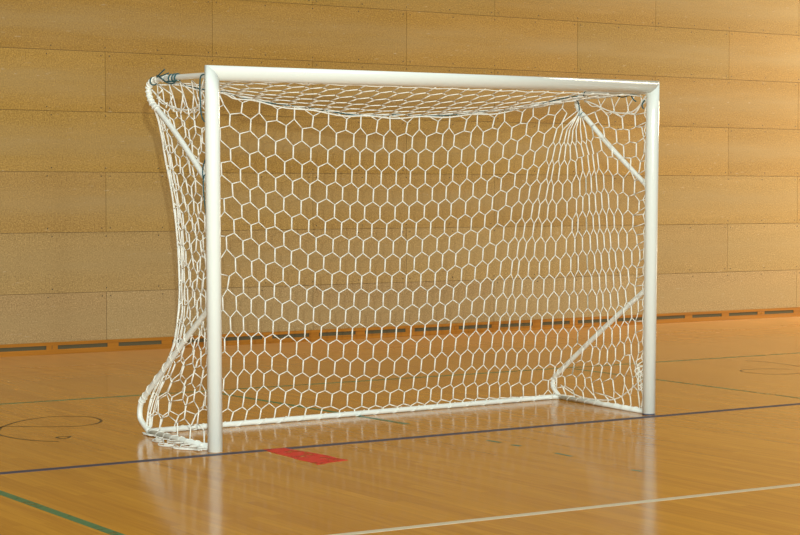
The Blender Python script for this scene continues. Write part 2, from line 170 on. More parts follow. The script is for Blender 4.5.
def floor_material():
    m, nt, b, N, L = new_mat('varnished_floorboards')
    tc = N('ShaderNodeTexCoord')
    mp = N('ShaderNodeMapping'); mp.inputs['Rotation'].default_value = (0, 0, math.radians(90))
    L(tc.outputs['Object'], mp.inputs['Vector'])
    br = N('ShaderNodeTexBrick')
    br.inputs['Scale'].default_value = 1.0
    br.inputs['Brick Width'].default_value = 0.95
    br.inputs['Row Height'].default_value = 0.062
    br.inputs['Mortar Size'].default_value = 0.0008
    br.inputs['Mortar Smooth'].default_value = .3
    br.inputs['Bias'].default_value = 0.0
    br.offset = .37
    br.inputs['Color1'].default_value = (0.490, 0.205, 0.012, 1)
    br.inputs['Color2'].default_value = (0.595, 0.268, 0.018, 1)
    br.inputs['Mortar'].default_value = (0.44, 0.18, 0.012, 1)
    L(mp.outputs[0], br.inputs['Vector'])
    g = N('ShaderNodeMapping'); g.inputs['Scale'].default_value = (38, 1.6, 1)
    L(tc.outputs['Object'], g.inputs['Vector'])
    ns = N('ShaderNodeTexNoise'); ns.inputs['Scale'].default_value = 1.0; ns.inputs['Detail'].default_value = 5; ns.inputs['Roughness'].default_value = .6
    L(g.outputs[0], ns.inputs['Vector'])
    rp = ramp(nt, [(.25, (.80, .76, .70)), (.6, (1.0, 1.0, 1.0)), (.85, (1.16, 1.13, 1.06))])
    L(ns.outputs['Fac'], rp.inputs[0])
    c = mixcol(nt, 1.0, br.outputs['Color'], rp.outputs[0], 'MULTIPLY')
    # pale reflection of the lit wall, painted into the board colour near it
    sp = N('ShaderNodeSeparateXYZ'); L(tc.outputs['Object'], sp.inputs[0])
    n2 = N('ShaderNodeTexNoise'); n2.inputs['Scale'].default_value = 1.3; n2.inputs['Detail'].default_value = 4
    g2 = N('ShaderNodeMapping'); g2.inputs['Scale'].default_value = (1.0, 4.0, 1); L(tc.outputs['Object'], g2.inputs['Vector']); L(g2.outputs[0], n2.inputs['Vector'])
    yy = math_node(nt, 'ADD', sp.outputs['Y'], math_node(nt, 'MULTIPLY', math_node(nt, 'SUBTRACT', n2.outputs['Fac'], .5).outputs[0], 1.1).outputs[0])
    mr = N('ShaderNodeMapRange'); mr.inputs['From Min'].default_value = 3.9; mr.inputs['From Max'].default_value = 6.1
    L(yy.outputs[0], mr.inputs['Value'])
    wall_sheen = math_node(nt, 'MULTIPLY', mr.outputs[0], .7)
    c = mixcol(nt, wall_sheen.outputs[0], c, (0.74, 0.42, 0.17))
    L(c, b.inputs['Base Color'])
    rr = ramp(nt, [(.3, (.11, .11, .11)), (.7, (.16, .16, .16))]); L(ns.outputs['Fac'], rr.inputs[0])
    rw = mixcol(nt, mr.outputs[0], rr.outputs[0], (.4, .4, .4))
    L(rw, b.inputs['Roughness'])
    b.inputs['IOR'].default_value = 1.26
    bp = N('ShaderNodeBump'); bp.inputs['Strength'].default_value = .035; bp.inputs['Distance'].default_value = .002
    n3 = N('ShaderNodeTexNoise'); n3.inputs['Scale'].default_value = 1.0; n3.inputs['Detail'].default_value = 3
    g3 = N('ShaderNodeMapping'); g3.inputs['Scale'].default_value = (16, 1.2, 1); L(tc.outputs['Object'], g3.inputs['Vector']); L(g3.outputs[0], n3.inputs['Vector'])
    L(n3.outputs['Fac'], bp.inputs['Height']); L(bp.outputs[0], b.inputs['Normal'])
    return m

def wall_material():
    m, nt, b, N, L = new_mat('pressed_board')
    tc = N('ShaderNodeTexCoord')
    at = N('ShaderNodeVertexColor'); at.layer_name = 'panel_tint'
    # fine chips of the pressed board
    ns = N('ShaderNodeTexNoise'); ns.inputs['Scale'].default_value = 85; ns.inputs['Detail'].default_value = 3; ns.inputs['Roughness'].default_value = .7
    L(tc.outputs['Object'], ns.inputs['Vector'])
    r1 = ramp(nt, [(.33, (.66, .64, .60)), (.51, (1, 1, 1)), (.70, (1.5, 1.54, 1.64))]); L(ns.outputs['Fac'], r1.inputs[0])
    c = mixcol(nt, 1.0, at.outputs['Color'], r1.outputs[0], 'MULTIPLY')
    # rubbed, paler lengthwise streaks
    g = N('ShaderNodeMapping'); g.inputs['Scale'].default_value = (.55, 1, 5.5); L(tc.outputs['Object'], g.inputs['Vector'])
    n2 = N('ShaderNodeTexNoise'); n2.inputs['Scale'].default_value = 1.2; n2.inputs['Detail'].default_value = 6; n2.inputs['Roughness'].default_value = .65
    L(g.outputs[0], n2.inputs['Vector'])
    r2 = ramp(nt, [(.45, (0, 0, 0)), (.75, (.22, .22, .22))]); L(n2.outputs['Fac'], r2.inputs[0])
    c = mixcol(nt, r2.outputs[0], c, (.50, .34, .14))
    # every board is rubbed paler and greyer along its middle
    sx = N('ShaderNodeSeparateXYZ'); L(tc.outputs['Object'], sx.inputs[0])
    fr = math_node(nt, 'FRACT', math_node(nt, 'DIVIDE', math_node(nt, 'ADD', sx.outputs['Z'], -.003).outputs[0], .5205).outputs[0])
    bd = math_node(nt, 'SINE', math_node(nt, 'MULTIPLY', fr.outputs[0], math.pi).outputs[0])
    bd = math_node(nt, 'POWER', bd.outputs[0], 3.0)
    n5 = N('ShaderNodeTexNoise'); n5.inputs['Scale'].default_value = 2.2; n5.inputs['Detail'].default_value = 5; L(g.outputs[0], n5.inputs['Vector'])
    bd = math_node(nt, 'MULTIPLY', bd.outputs[0], math_node(nt, 'MULTIPLY', n5.outputs['Fac'], .75).outputs[0])
    c = mixcol(nt, bd.outputs[0], c, (.36, .26, .115))
    # scattered pale ball scuffs
    n4 = N('ShaderNodeTexNoise'); n4.inputs['Scale'].default_value = 26; n4.inputs['Detail'].default_value = 2
    g4 = N('ShaderNodeMapping'); g4.inputs['Scale'].default_value = (.5, 1, 2.2); L(tc.outputs['Object'], g4.inputs['Vector']); L(g4.outputs[0], n4.inputs['Vector'])
    r4 = ramp(nt, [(.70, (0, 0, 0)), (.78, (.3, .3, .3))]); L(n4.outputs['Fac'], r4.inputs[0])
    c = mixcol(nt, r4.outputs[0], c, (.62, .55, .40))
    L(c, b.inputs['Base Color'])
    b.inputs['Roughness'].default_value = .62
    b.inputs['Specular IOR Level'].default_value = .3
    bp = N('ShaderNodeBump'); bp.inputs['Strength'].default_value = .25; bp.inputs['Distance'].default_value = .003
    L(ns.outputs['Fac'], bp.inputs['Height']); L(bp.outputs[0], b.inputs['Normal'])
    return m

def wood_trim_material():
    m, nt, b, N, L = new_mat('orange_lacquered_wood')
    tc = N('ShaderNodeTexCoord')
    g = N('ShaderNodeMapping'); g.inputs['Scale'].default_value = (1.5, 20, 60); L(tc.outputs['Object'], g.inputs['Vector'])
    ns = N('ShaderNodeTexNoise'); ns.inputs['Scale'].default_value = 1; ns.inputs['Detail'].default_value = 4; L(g.outputs[0], ns.inputs['Vector'])
    r = ramp(nt, [(.3, (.29, .112, .007)), (.7, (.43, .175, .014))]); L(ns.outputs['Fac'], r.inputs[0])
    L(r.outputs[0], b.inputs['Base Color']); b.inputs['Roughness'].default_value = .35
    return m

def worn_paint(name, color, keep=.45, scale=3.0, rough=.3):
    m, nt, b, N, L = new_mat(name)
    tc = N('ShaderNodeTexCoord')
    ns = N('ShaderNodeTexNoise'); ns.inputs['Scale'].default_value = scale; ns.inputs['Detail'].default_value = 7; ns.inputs['Roughness'].default_value = .75
    L(tc.outputs['Object'], ns.inputs['Vector'])
    r = ramp(nt, [(keep-.06, (0, 0, 0)), (keep+.06, (1, 1, 1))]); L(ns.outputs['Fac'], r.inputs[0])
    b.inputs['Base Color'].default_value = (*color, 1); b.inputs['Roughness'].default_value = rough
    b.inputs['Specular IOR Level'].default_value = .22
    L(r.outputs[0], b.inputs['Alpha'])
    return m

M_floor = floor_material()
M_wall = wall_material()
M_trim = wood_trim_material()
M_dark = simple('dark_vent_backing', (.080, .068, .030), .8)
M_screw = simple('dark_nail_head', (.05, .035, .02), .6)
M_white = simple('white_enamel', (.76, .83, .785), .16)
M_white.node_tree.nodes['Principled BSDF'].inputs['Coat Weight'].default_value = .3
M_white.node_tree.nodes['Principled BSDF'].inputs['Coat Roughness'].default_value = .03
M_brace = simple('white_tube_enamel', (.76, .81, .76), .32)
M_net = simple('white_twine', (.80, .81, .74), .75, .2)
M_cord = simple('dark_teal_cord', (.020, .085, .095), .7)
M_cap = simple('dark_blue_foot', (.02, .03, .07), .5)

# ------------------------------------------------------------------ setting
WY = 6.093
bm = bmesh.new()
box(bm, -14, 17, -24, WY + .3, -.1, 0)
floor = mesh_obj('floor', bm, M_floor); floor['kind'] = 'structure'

# panelled wall: staggered boards 2.09 m x 0.521 m with open joints and nail heads
bm = bmesh.new()
tl = bm.loops.layers.float_color.new('panel_tint')
def paint(fs, c):
    for f in fs:
        for l in f.loops: l[tl] = (*c, 1)
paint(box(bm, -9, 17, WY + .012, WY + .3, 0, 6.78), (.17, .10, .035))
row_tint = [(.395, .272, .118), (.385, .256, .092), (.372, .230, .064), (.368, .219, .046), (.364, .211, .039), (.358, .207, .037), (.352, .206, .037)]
nails = []
for r in range(13):
    z0 = .003 + r*.5205; z1 = z0 + .5205
    x = 2.195 + (1.046 if r % 2 else 0) - 6*2.092
    while x < 17:
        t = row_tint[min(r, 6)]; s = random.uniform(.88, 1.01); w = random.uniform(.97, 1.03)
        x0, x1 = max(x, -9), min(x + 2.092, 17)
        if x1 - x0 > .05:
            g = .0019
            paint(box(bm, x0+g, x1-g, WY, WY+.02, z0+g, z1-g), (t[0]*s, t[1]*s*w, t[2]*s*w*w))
            for q in range(5):
                nx = x + .04 + q*(2.092-.08)/4
                if x0 < nx < x1:
                    nails += [(nx, z0+.035), (nx, z1-.035)]
        x += 2.092
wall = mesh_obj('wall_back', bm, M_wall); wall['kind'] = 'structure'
wall.data.materials.append(M_screw)
bm = bmesh.new()
for nx, nz in nails:
    if nz > 3.9: continue
    ring = [bm.verts.new((nx+.006*math.cos(a*math.pi/3), WY-.0015, nz+.006*math.sin(a*math.pi/3))) for a in range(6)]
    back = [bm.verts.new((v.co.x, WY+.001, v.co.z)) for v in ring]
    bm.faces.new(ring)
    for i in range(6): bm.faces.new((ring[i], back[i], back[(i+1)%6], ring[(i+1)%6]))
nl = mesh_obj('nail_heads', bm, M_screw, wall)

# baseboard with ventilation slots
gaps = [1.68, 2.249, 2.77, 3.28, 3.79, 4.29, 4.80, 5.367, 5.888, 6.394, 6.905, 7.382, 7.91, 8.43, 8.948, 9.479, 10.01, 10.558]
a = gaps[0]
while a > -9: a -= .53; gaps.insert(0, a)
a = gaps[-1]
while a < 17: a += .53; gaps.append(a)
joints = {1.68, 3.79, 5.888, 7.91, 10.01}
bm = bmesh.new()
BY = WY - .014
box(bm, -9, 17, BY, WY, .0005, .044)
box(bm, -9, 17, BY-.004, WY, .078, .106)
for gx in gaps:
    if -9 < gx - .058 and gx + .058 < 17:
        if gx in joints:
            box(bm, gx-.052, gx-.0025, BY, WY-.002, .044, .078); box(bm, gx+.0025, gx+.052, BY, WY-.002, .044, .078)
        else:
            box(bm, gx-.052, gx+.052, BY, WY-.002, .044, .078)
bb = mesh_obj('baseboard_back', bm, M_trim); bb['kind'] = 'structure'
bm = bmesh.new()
box(bm, -9, 17, WY-.010, WY-.001, .044, .078)
mesh_obj('vent_backing', bm, M_dark, bb)

# ------------------------------------------------------------------ floor markings
def strip(name, p, q, w, mat, z=.0006):
    p = Vector((*p, 0)); q = Vector((*q, 0)); d = (q-p).normalized(); n = Vector((-d.y, d.x, 0))*w/2
    bm = bmesh.new()
    N = max(1, int((q-p).length/.25))
    lo = []; hi = []
    for i in range(N+1):
        c = p + (q-p)*i/N
        lo.append((bm.verts.new(c-n), bm.verts.new(c+n)))
        hi.append((bm.verts.new(c-n+Vector((0,0,z))), bm.verts.new(c+n+Vector((0,0,z)))))
    for i in range(N):
        bm.faces.new((hi[i][0], hi[i+1][0], hi[i+1][1], hi[i][1]))
        bm.faces.new((lo[i][0], lo[i+1][0], hi[i+1][0], hi[i][0]))
        bm.faces.new((lo[i+1][1], lo[i][1], hi[i][1], hi[i+1][1]))
    return mesh_obj(name, bm, mat)

M_blue = worn_paint('dark_blue_paint', (.046, .054, .098), .22, 9, .5)
M_whitep = worn_paint('white_line_paint', (.62, .57, .42), .28, 9)
M_green = worn_paint('green_line_paint', (.018, .175, .085), .40, 5)
M_green2 = worn_paint('faded_green_line_paint', (.080, .190, .090), .45, 4)
M_green3 = worn_paint('nearly_gone_green_paint', (.035, .150, .085), .60, 2.2)
M_green4 = simple('green_fleck_paint', (.020, .150, .100), .4)
M_red = worn_paint('red_tape', (.68, .032, .022), .42, 11, .5)
M_ink = worn_paint('black_marker', (.030, .022, .015), .34, 6)

tag(strip('painted_line', (-8.8, -.125), (16.8, -.075), .064, M_blue, .0009), 'dark blue court line crossing the wooden floor right under both goal posts', 'court line')
tag(strip('painted_line', (-8.8, -2.198), (16.8, -3.036), .05, M_whitep, .0007), 'white court line crossing the floor nearest the viewer, in front of the goal', 'court line')
tag(strip('painted_line', (-8.8, 2.86), (16.8, 2.60), .045, M_green2, .0007), 'faded green court line behind the goal, running along the panelled wall', 'court line', 'green court lines')
tag(strip('painted_line', (-1.445, 2.77), (-1.43, -9.0), .05, M_green, .0005), 'bright green court line cutting across the lower left corner of the floor', 'court line', 'green court lines')
mid_line = strip('painted_line', (1.42, 2.75), (1.575, .42), .042, M_green, .0005)
for (x0, y0, x1, y1, w, lab) in (
        (1.54, -.44, 1.55, -.55, .03, 'green paint fleck on the floor just in front of the blue line'),
        (1.545, -.66, 1.555, -.73, .03, 'second small green paint fleck on the floor counted from the blue line'),
        (1.545, -1.05, 1.54, -1.20, .022, 'longest green paint fleck, on the floor midway between blue and white lines'),
        (1.49, -1.74, 1.50, -1.81, .022, 'tiny green paint fleck on the floor nearest the white line')):
    tag(strip('paint_fleck', (x0, y0), (x1, y1), w, M_green4, .0005), lab, 'paint fleck', 'green paint flecks in front of the goal')
tag(mid_line, 'green court line running under the middle of the goal net towards the viewer', 'court line', 'green court lines')
tag(strip('painted_line', (4.62, 2.63), (4.47, -9.0), .04, M_green2, .0005), 'thin faded green court line on the floor to the right of the goal', 'court line', 'green court lines')

# red tape patch
bm = bmesh.new()
rim = [(.325,-.065),(.38,-.07),(.455,-.075),(.462,-.2),(.455,-.33),(.470,-.45),(.462,-.56),(.472,-.655),(.42,-.665),(.37,-.68),(.33,-.70),(.287,-.712),(.30,-.6),(.292,-.5),(.308,-.36),(.31,-.22)]
top = [bm.verts.new((x - .03 + (.03 if y < -.3 and x > .4 else 0), y - .012, .0012)) for x, y in rim]; bot = [bm.verts.new((x - .03 + (.03 if y < -.3 and x > .4 else 0), y - .012, 0)) for x, y in rim]
f = bm.faces.new(list(reversed(top)))
for i in range(len(rim)): bm.faces.new((top[i], top[(i+1)%len(rim)], bot[(i+1)%len(rim)], bot[i]))
bmesh.ops.recalc_face_normals(bm, faces=bm.faces)
tag(mesh_obj('floor_tape', bm, M_red), 'worn red tape patch on the floor in front of the left goal post', 'tape')

def marker(name, curves, w, label):
    bm = bmesh.new()
    for pts, closed in curves:
        P = catmull([(x, y, 0) for x, y in pts], 8, closed)
        n = len(P); A = []
        for i, c in enumerate(P):
            d = (P[(i+1) % n] if (closed or i < n-1) else P[i]) - (P[i-1] if (closed or i > 0) else P[i])
            d = d.normalized(); s = Vector((-d.y, d.x, 0))*w/2
            A.append((bm.verts.new(c-s+Vector((0,0,.0006))), bm.verts.new(c+s+Vector((0,0,.0006)))))
        for i in range(n if closed else n-1):
            j = (i+1) % n
            bm.faces.new((A[i][0], A[j][0], A[j][1], A[i][1]))
    return tag(mesh_obj(name, bm, M_ink), label, 'floor mark')
marker('marker_loop', [([(-.54,1.61),(-.38,1.79),(-.24,1.89),(-.09,1.94),(.03,1.9),(.12,1.8),(.11,1.62),(.02,1.48),(-.12,1.42),(-.28,1.48),(-.42,1.59),(-.5,1.64)], True),
                       ([(-.54,1.61),(-.66,1.34),(-.66,1.15),(-.62,1.0),(-.56,.9),(-.5,.84)], False),
                       ([(-.44,1.01),(-.40,1.03),(-.36,1.0),(-.43,.94)], True)], .016,
       'thin black drawn loop on the floor left of the goal')
marker('marker_arc', [([(6.24,1.56),(6.26,1.8),(6.31,2.07),(6.30,2.29),(6.26,2.42)], False),
                      ([(6.05,1.66),(5.92,1.78),(5.73,1.84),(5.60,1.78),(5.56,1.62),(5.62,1.45),(5.78,1.39),(5.93,1.42)], False)], .013,
       'faint black drawn arc on the floor to the right of the goal, before the wall')

# ------------------------------------------------------------------ the goal
goal = bpy.data.objects.new('handball_goal', None); COL.objects.link(goal)
tag(goal, 'white tubular handball goal with a hexagonal mesh net standing on the gym floor', 'goal')

LBX, RBX = .044, 3.115
TLX, TRX = .033, 3.133
def post_mesh(xb, xt, sign, zt):
    # round tube, foot on the floor, top cut at 45 degrees to meet the crossbar
    bm = bmesh.new(); seg = 40; rows = 3
    ax_top = Vector((xt, 0, zt)); ax_bot = Vector((xb, 0, 0)); R = .0405
    rings = []
    for lev in range(3):
        ring = []
        for k in range(seg):
            a = 2*math.pi*k/seg
            dx, dy = R*math.cos(a), R*math.sin(a)
            if lev == 0: z = 0.0
            elif lev == 1: z = 1.9
            else: z = ax_top.z + sign*dx
            c = ax_bot + (ax_top-ax_bot)*(z/zt)
            ring.append(bm.verts.new((c.x+dx, dy, z)))
        rings.append(ring)
    for A, B in zip(rings, rings[1:]):
        for k in range(seg):
            f = bm.faces.new((A[k], A[(k+1)%seg], B[(k+1)%seg], B[k])); f.smooth = True
    bm.faces.new(list(reversed(rings[0]))); bm.faces.new(rings[-1])
    return bm
pl = mesh_obj('post', post_mesh(LBX, TLX, -1, 2.036), M_white, goal)
pr = mesh_obj('post', post_mesh(RBX, TRX, 1, 2.055), M_white, goal)
bm = bmesh.new(); seg = 40; rings = []
for end, (xt, zt, sg) in enumerate(((TLX, 2.036, -1), (TRX, 2.055, 1))):
    ring = []
    for k in range(seg):
        a = 2*math.pi*k/seg
        dy, dz = .0405*math.cos(a), .0405*math.sin(a)
        ring.append(bm.verts.new((xt + sg*dz, dy, zt + dz)))
    rings.append(ring)
for k in range(seg):
    f = bm.faces.new((rings[0][k], rings[1][k], rings[1][(k+1)%seg], rings[0][(k+1)%seg])); f.smooth = True
bm.faces.new(rings[0]); bm.faces.new(list(reversed(rings[1])))
bmesh.ops.recalc_face_normals(bm, faces=bm.faces)
mesh_obj('crossbar', bm, M_white, goal)
for p, x in ((pr, RBX),):
    bm = bmesh.new(); tube(bm, [(x, 0, .0005), (x, 0, .008 if x > 1 else .005)], .0412, 32)
    mesh_obj('foot_ring', bm, M_cap if x > 1 else M_white, p)

def bent(name, pts, r, n=6):
    bm = bmesh.new(); tube(bm, catmull(pts, n), r, 14)
    return mesh_obj(name, bm, M_brace, goal, True)
def into(pts, first, last):
    q = [list(p) for p in pts]
    if first: q[0] = first
    if last: q[-1] = last
    return q
bent('upper_brace', into(UPPER_LEFT, [.036, .03, 2.026], [.040, .03, 1.425]), .0155)
bent('upper_brace', into(UPPER_RIGHT, [3.128, .03, 2.026], [3.124, .03, 1.43]), .0155)
bent('lower_brace', into(LOWER_LEFT, [.042, .025, .79], [LB[0], LB[1]-.03, .018]), .016)
bent('lower_brace', into(LOWER_RIGHT, [3.122, .025, .797], [RB[0], RB[1]-.02, .018]), .016)
BR = .0165
for nm, a, b in (('base_bar', (LBX, .035, BR), (LB[0], LB[1]-.02, BR)), ('base_bar', (RBX, .035, BR), (RB[0], RB[1]-.02, BR))):
    bm = bmesh.new(); tube(bm, [a, b], BR-.0005, 14); mesh_obj(nm, bm, M_brace, goal, True)
cornL = catmull([(LB[0]-.003, LB[1]-.04, BR), (LB[0]+.010, LB[1]-.010, BR), (LB[0]+.045, LB[1]+.002, BR)], 5)
cornR = catmull([(RB[0]-.045, RB[1]+.002, BR), (RB[0]-.010, RB[1]-.010, BR), (RB[0]+.003, RB[1]-.04, BR)], 5)
bm = bmesh.new(); tube(bm, cornL + [(LB[0]+.4, LB[1]+.022, BR), (RB[0]-.4, RB[1]-.018, BR)] + cornR, BR-.0005, 14)
mesh_obj('back_bar', bm, M_brace, goal, True)

# ---- net: nodes of every mesh (top and bottom of each doubled upright twine)
RV, RZ = .0046, .0031
T = {}; B = {}
for r, (k0, flat) in enumerate(NET):
    for i in range(0, len(flat), 6):
        k = k0 + i//6
        T[r, k] = Vector(flat[i:i+3])/1000; B[r, k] = Vector(flat[i+3:i+6])/1000

def polyline_at(pts, t):
    pts = [Vector(p) for p in pts]
    L = [0]
    for a, b in zip(pts, pts[1:]): L.append(L[-1]+(b-a).length)
    s = max(0, min(1, t))*L[-1]
    for i in range(len(pts)-1):
        if s <= L[i+1] + 1e-9:
            return pts[i].lerp(pts[i+1], (s-L[i])/max(1e-9, L[i+1]-L[i]))
    return pts[-1]
FOLDC = catmull(FOLD, 5)
ROPEC = catmull([[.075, .79, 1.985], [.2, .80, 2.012]] + ROPE, 5)
ROPEC = catmull([[.060, .790, 2.03], [.20, .806, 2.025], [.36, .811, 2.006]] + ROPE + [[3.150, .770, 2.035]], 4)
def rope_at_x(x):
    for a, b in zip(ROPEC, ROPEC[1:]):
        if a.x <= x <= b.x: return a.lerp(b, (x-a.x)/max(1e-9, b.x-a.x))
    return ROPEC[0].copy() if x < ROPEC[0].x else ROPEC[-1].copy()

def zrow(r, e=0.): return 1.925 - (r+e)*(1.90/17.3)
def fold_at(r, e):
    z = zrow(r, e)
    for a, b in zip(FOLDC, FOLDC[1:]):
        if b.z <= z <= a.z: return a.lerp(b, (a.z-z)/max(1e-9, a.z-b.z))
    return FOLDC[0].copy() if z > FOLDC[0].z else FOLDC[-1].copy()

KF = -4.5                      # column where the net turns round the left rear corner
rng = random.Random(3)
def jit(s): return Vector((rng.uniform(-s, s), rng.uniform(-s, s), rng.uniform(-s, s)))
for r in range(18):
    kk = min(k for (q, k) in T if q == r)
    t0, b0 = T[r, kk], B[r, kk]
    k = kk - 1
    while k > KF - .6:
        u = (kk - k)/(kk - KF); u = min(1, u)
        u2 = u**.75
        T[r, k] = t0.lerp(fold_at(r, -.35), u2) + jit(.004)
        B[r, k] = b0.lerp(fold_at(r, .35), u2) + jit(.004)
        k -= 1
SIDE_T = {}; SIDE_B = {}
KS = 5
for r in range(18):
    off = 0 if r % 2 == 0 else .5
    j = 0
    while j + off <= KS:
        q = j + off; u = q/KS
        for e, D in ((-.36, SIDE_T), (.36, SIDE_B)):
            z = zrow(r, e)
            P = Vector((.040, .042, z)); F = fold_at(r, e)
            uu = u**1.12
            c = P.lerp(F, 1-uu)
            sag = 4*u*(1-u)
            c.z -= .07*sag*(max(0, z-.2)/1.7)
            c.x += .025*sag
            if r >= 12 : c.y += (.10*sag)*((r-12)/5)*(1 if u < .5 else .3)
            if r >= 15: c.z = max(.012, c.z)
            D[r, j+off] = c + jit(.006)
        j += 1

def build_panel(T, B, rows, top_cb=None, filt=None):
    bm = bmesh.new()
    for (r, k) in list(T):
        if r not in rows: continue
        if filt and not filt(r, k): continue
        strand(bm, T[r, k], B[r, k], RV)
        for d in (-.5, .5):
            if (r+1, k+d) in T and (r+1) in rows and not (filt and not filt(r+1, k+d)):
                strand(bm, B[r, k], T[r+1, k+d], RZ)
    return bm

# right-hand side of the sheet (columns past the right rear corner) is the right side net
def kfold_right(r):
    return 30 if r <= 3 else (27.5 if r < 13 else 26.5)
ALLR = set(range(18))
def in_fan(r, k): return r < 2 and 22.8 < k < 29.8
bm = build_panel(T, B, ALLR, filt=lambda r, k: k <= kfold_right(r)+.01 and not in_fan(r, k))
bend = Vector(UPPER_RIGHT[6])
for k in range(23, 30):                                  # strands gathered on the bend of the brace
    strand(bm, bend + Vector((-.015 + .004*(k-26), -.012, .012*math.sin(k*2.1))), T[2, k], RV*.9)
strand(bm, bend + Vector((-.02, -.01, .02)), B[1, 22.5], RZ)
# upper hem: gathered zigzag hung on the rope
for k in range(0, 22):
    if k % 2 == 0:
        strand(bm, T[0, k], rope_at_x(T[0, k].x), RV)
        for d in (-1, 1):
            if (0, k+d) in T and -1 < k+d < 23:
                a = rope_at_x(T[0, k].x); b = T[0, k+d]
                m = a.lerp(b, .5); m.z += .012
                strand(bm, a, m, RZ); strand(bm, m, b, RZ)
for k in [22, -1, -2, -3, -4]:
    if (0, k) in T:
        strand(bm, T[0, k], rope_at_x(T[0, k].x), RZ)
# double hem strand beside the rope
hem = [p + Vector((0, -.006, -.012 - .006*math.sin(i*.9))) for i, p in enumerate(ROPEC)]
tube(bm, hem, .0045, 5)
tube(bm, [p + Vector((0, .008, .004 + .006*math.sin(i*.7+1))) for i, p in enumerate(ROPEC)], .0032, 5)
# net wound round the back bar
def wind(bm, a, b, turns, rad, r, wob=0.0):
    a = Vector(a); b = Vector(b); d = (b-a).normalized(); n = d.cross(Vector((0,0,1))).normalized(); w = Vector((0,0,1))
    N = int(turns*9); pts = []
    for i in range(N+1):
        an = 2*math.pi*turns*i/N
        q = rad*(1+wob*math.sin(i*1.7))
        c = a.lerp(b, i/N) + n*q*math.cos(an) + w*q*math.sin(an)
        c.z = max(c.z, r+.0005); pts.append(c)
    tube(bm, pts, r, 5)
wind(bm, (LB[0]+.05, LB[1], BR), (RB[0]-.05, RB[1], BR), 21, BR+.0015, .0026, .10)
for (r, k) in list(T):
    if r == 17 and k <= kfold_right(r) and k > -4:
        q = B[r, k]; x = q.x
        strand(bm, q, (x-.004, LB[1]+(RB[1]-LB[1])*(x-LB[0])/(RB[0]-LB[0]), BR*1.7), RZ)
net_back = mesh_obj('back_net', bm, M_net, goal, True)

def wind_curve(bm, pts, turns, rad, r):
    P = catmull(pts, 8); N = int(turns*8); out = []
    for i in range(N+1):
        t = i/N*(len(P)-1); a = int(min(t, len(P)-2)); c = P[a].lerp(P[a+1], t-a); d = (P[a+1]-P[a]).normalized()
        n = d.cross(Vector((1, 0, 0))).normalized(); w = Vector((1, 0, 0)); an = 2*math.pi*turns*i/N
        out.append(c + n*rad*math.cos(an) + w*rad*math.sin(an))
    tube(bm, out, r, 5)

# right side net
bm = build_panel(T, B, ALLR, filt=lambda r, k: k >= kfold_right(r)-.01)
for r in range(18):
    km = max(k for (q, k) in T if q == r)
    for D, e in ((T, -.01), (B, .01)):
        p = D[r, km]
        strand(bm, p, (RBX + (TRX-RBX)*p.z/2.04 - .012, .038, p.z + .03*(1 if e > 0 else .4)), RZ)
lac = []
for i in range(60):
    z = 1.98 - i*(1.95/59)
    lac.append((RBX + (TRX-RBX)*z/2.04 - .022 + .008*math.sin(i*1.9), .040 + .006*math.cos(i*2.3), z))
tube(bm, lac, .0034, 5)
side_hem = catmull([[3.150, .70, 2.00], T[1, 30.5] + Vector((0, 0, .05)), T[1, 31.5] + Vector((0,0,.035)), T[1, 32.5] + Vector((0,0,.03)), T[1, 33.5] + Vector((0,0,.03)), [3.118, .045, 2.00]], 6)
tube(bm, side_hem, .0045, 5)
tube(bm, [p + Vector((0, 0, -.012+.008*math.sin(i))) for i, p in enumerate(side_hem)], .0035, 5)
for k in (31, 32, 33, 34):
    y = T[0, k].y
    strand(bm, T[0, k], (3.150, y+.05, 2.026), RZ); strand(bm, T[0, k], (3.150, max(.06, y-.06), 2.026), RZ)
wind(bm, (RB[0]-.01, RB[1]-.05, BR), (RBX, .06, BR), 9, BR+.0015, .0026, .10)
for (r, k) in list(T):
    if r == 17 and k >= kfold_right(r):
        q = B[r, k]; t = min(1, max(0, q.y/RB[1]))
        strand(bm, q, (RBX+(RB[0]-RBX)*t-.01, max(.05, q.y), BR*1.8), RZ)
# bunched slack by the post and the lower hem that rises to it
for i in range(5):
    z0 = .20 + .028*i
    tube(bm, catmull([(RBX-.01, .045, z0+.05), (RBX-.03-.012*(i % 3), .075, z0+.02), (RBX-.012, .09, z0-.02), (RBX-.03, .06, z0-.05), (RBX-.008, .045, z0-.03)], 4), .0036, 5)
tube(bm, catmull([(RB[0]-.02, RB[1]-.06, .10), (3.165, .78, .045), (3.15, .55, .04), (3.14, .32, .075), (RBX-.005, .06, .22)], 6), .0042, 5)
wind_curve(bm, UPPER_RIGHT[2:7], 9, .0175, .0036)
wind_curve(bm, LOWER_RIGHT[2:6], 5, .018, .0030)
side_r = mesh_obj('side_net', bm, M_net, goal, True)

# left side net
bm = build_panel(SIDE_T, SIDE_B, ALLR)
for r in range(18):
    for D in (SIDE_T, SIDE_B):
        if (r, 0) in D:
            strand(bm, D[r, 0] , fold_at(r, .4) if D is SIDE_B else fold_at(r, -.4), RZ)
tube(bm, [p + Vector((-.002, .004, 0)) for p in FOLDC], .0048, 5)
tube(bm, [p + Vector((.010 + .004*math.sin(i*.8), -.010, 0)) for i, p in enumerate(FOLDC)], .0040, 5)
tube(bm, [p + Vector((.022, -.020 + .006*math.sin(i*.5), 0)) for i, p in enumerate(FOLDC)], .0034, 5)
hemL = catmull([(.058, .79, 1.985), (.075, .66, 1.905), (.085, .50, 1.862), (.085, .33, 1.855), (.065, .18, 1.885), (.040, .045, 1.945)], 6)
tube(bm, hemL, .0046, 5)
tube(bm, [p + Vector((.006, 0, -.012 + .010*math.sin(i*1.1))) for i, p in enumerate(hemL)], .0036, 5)
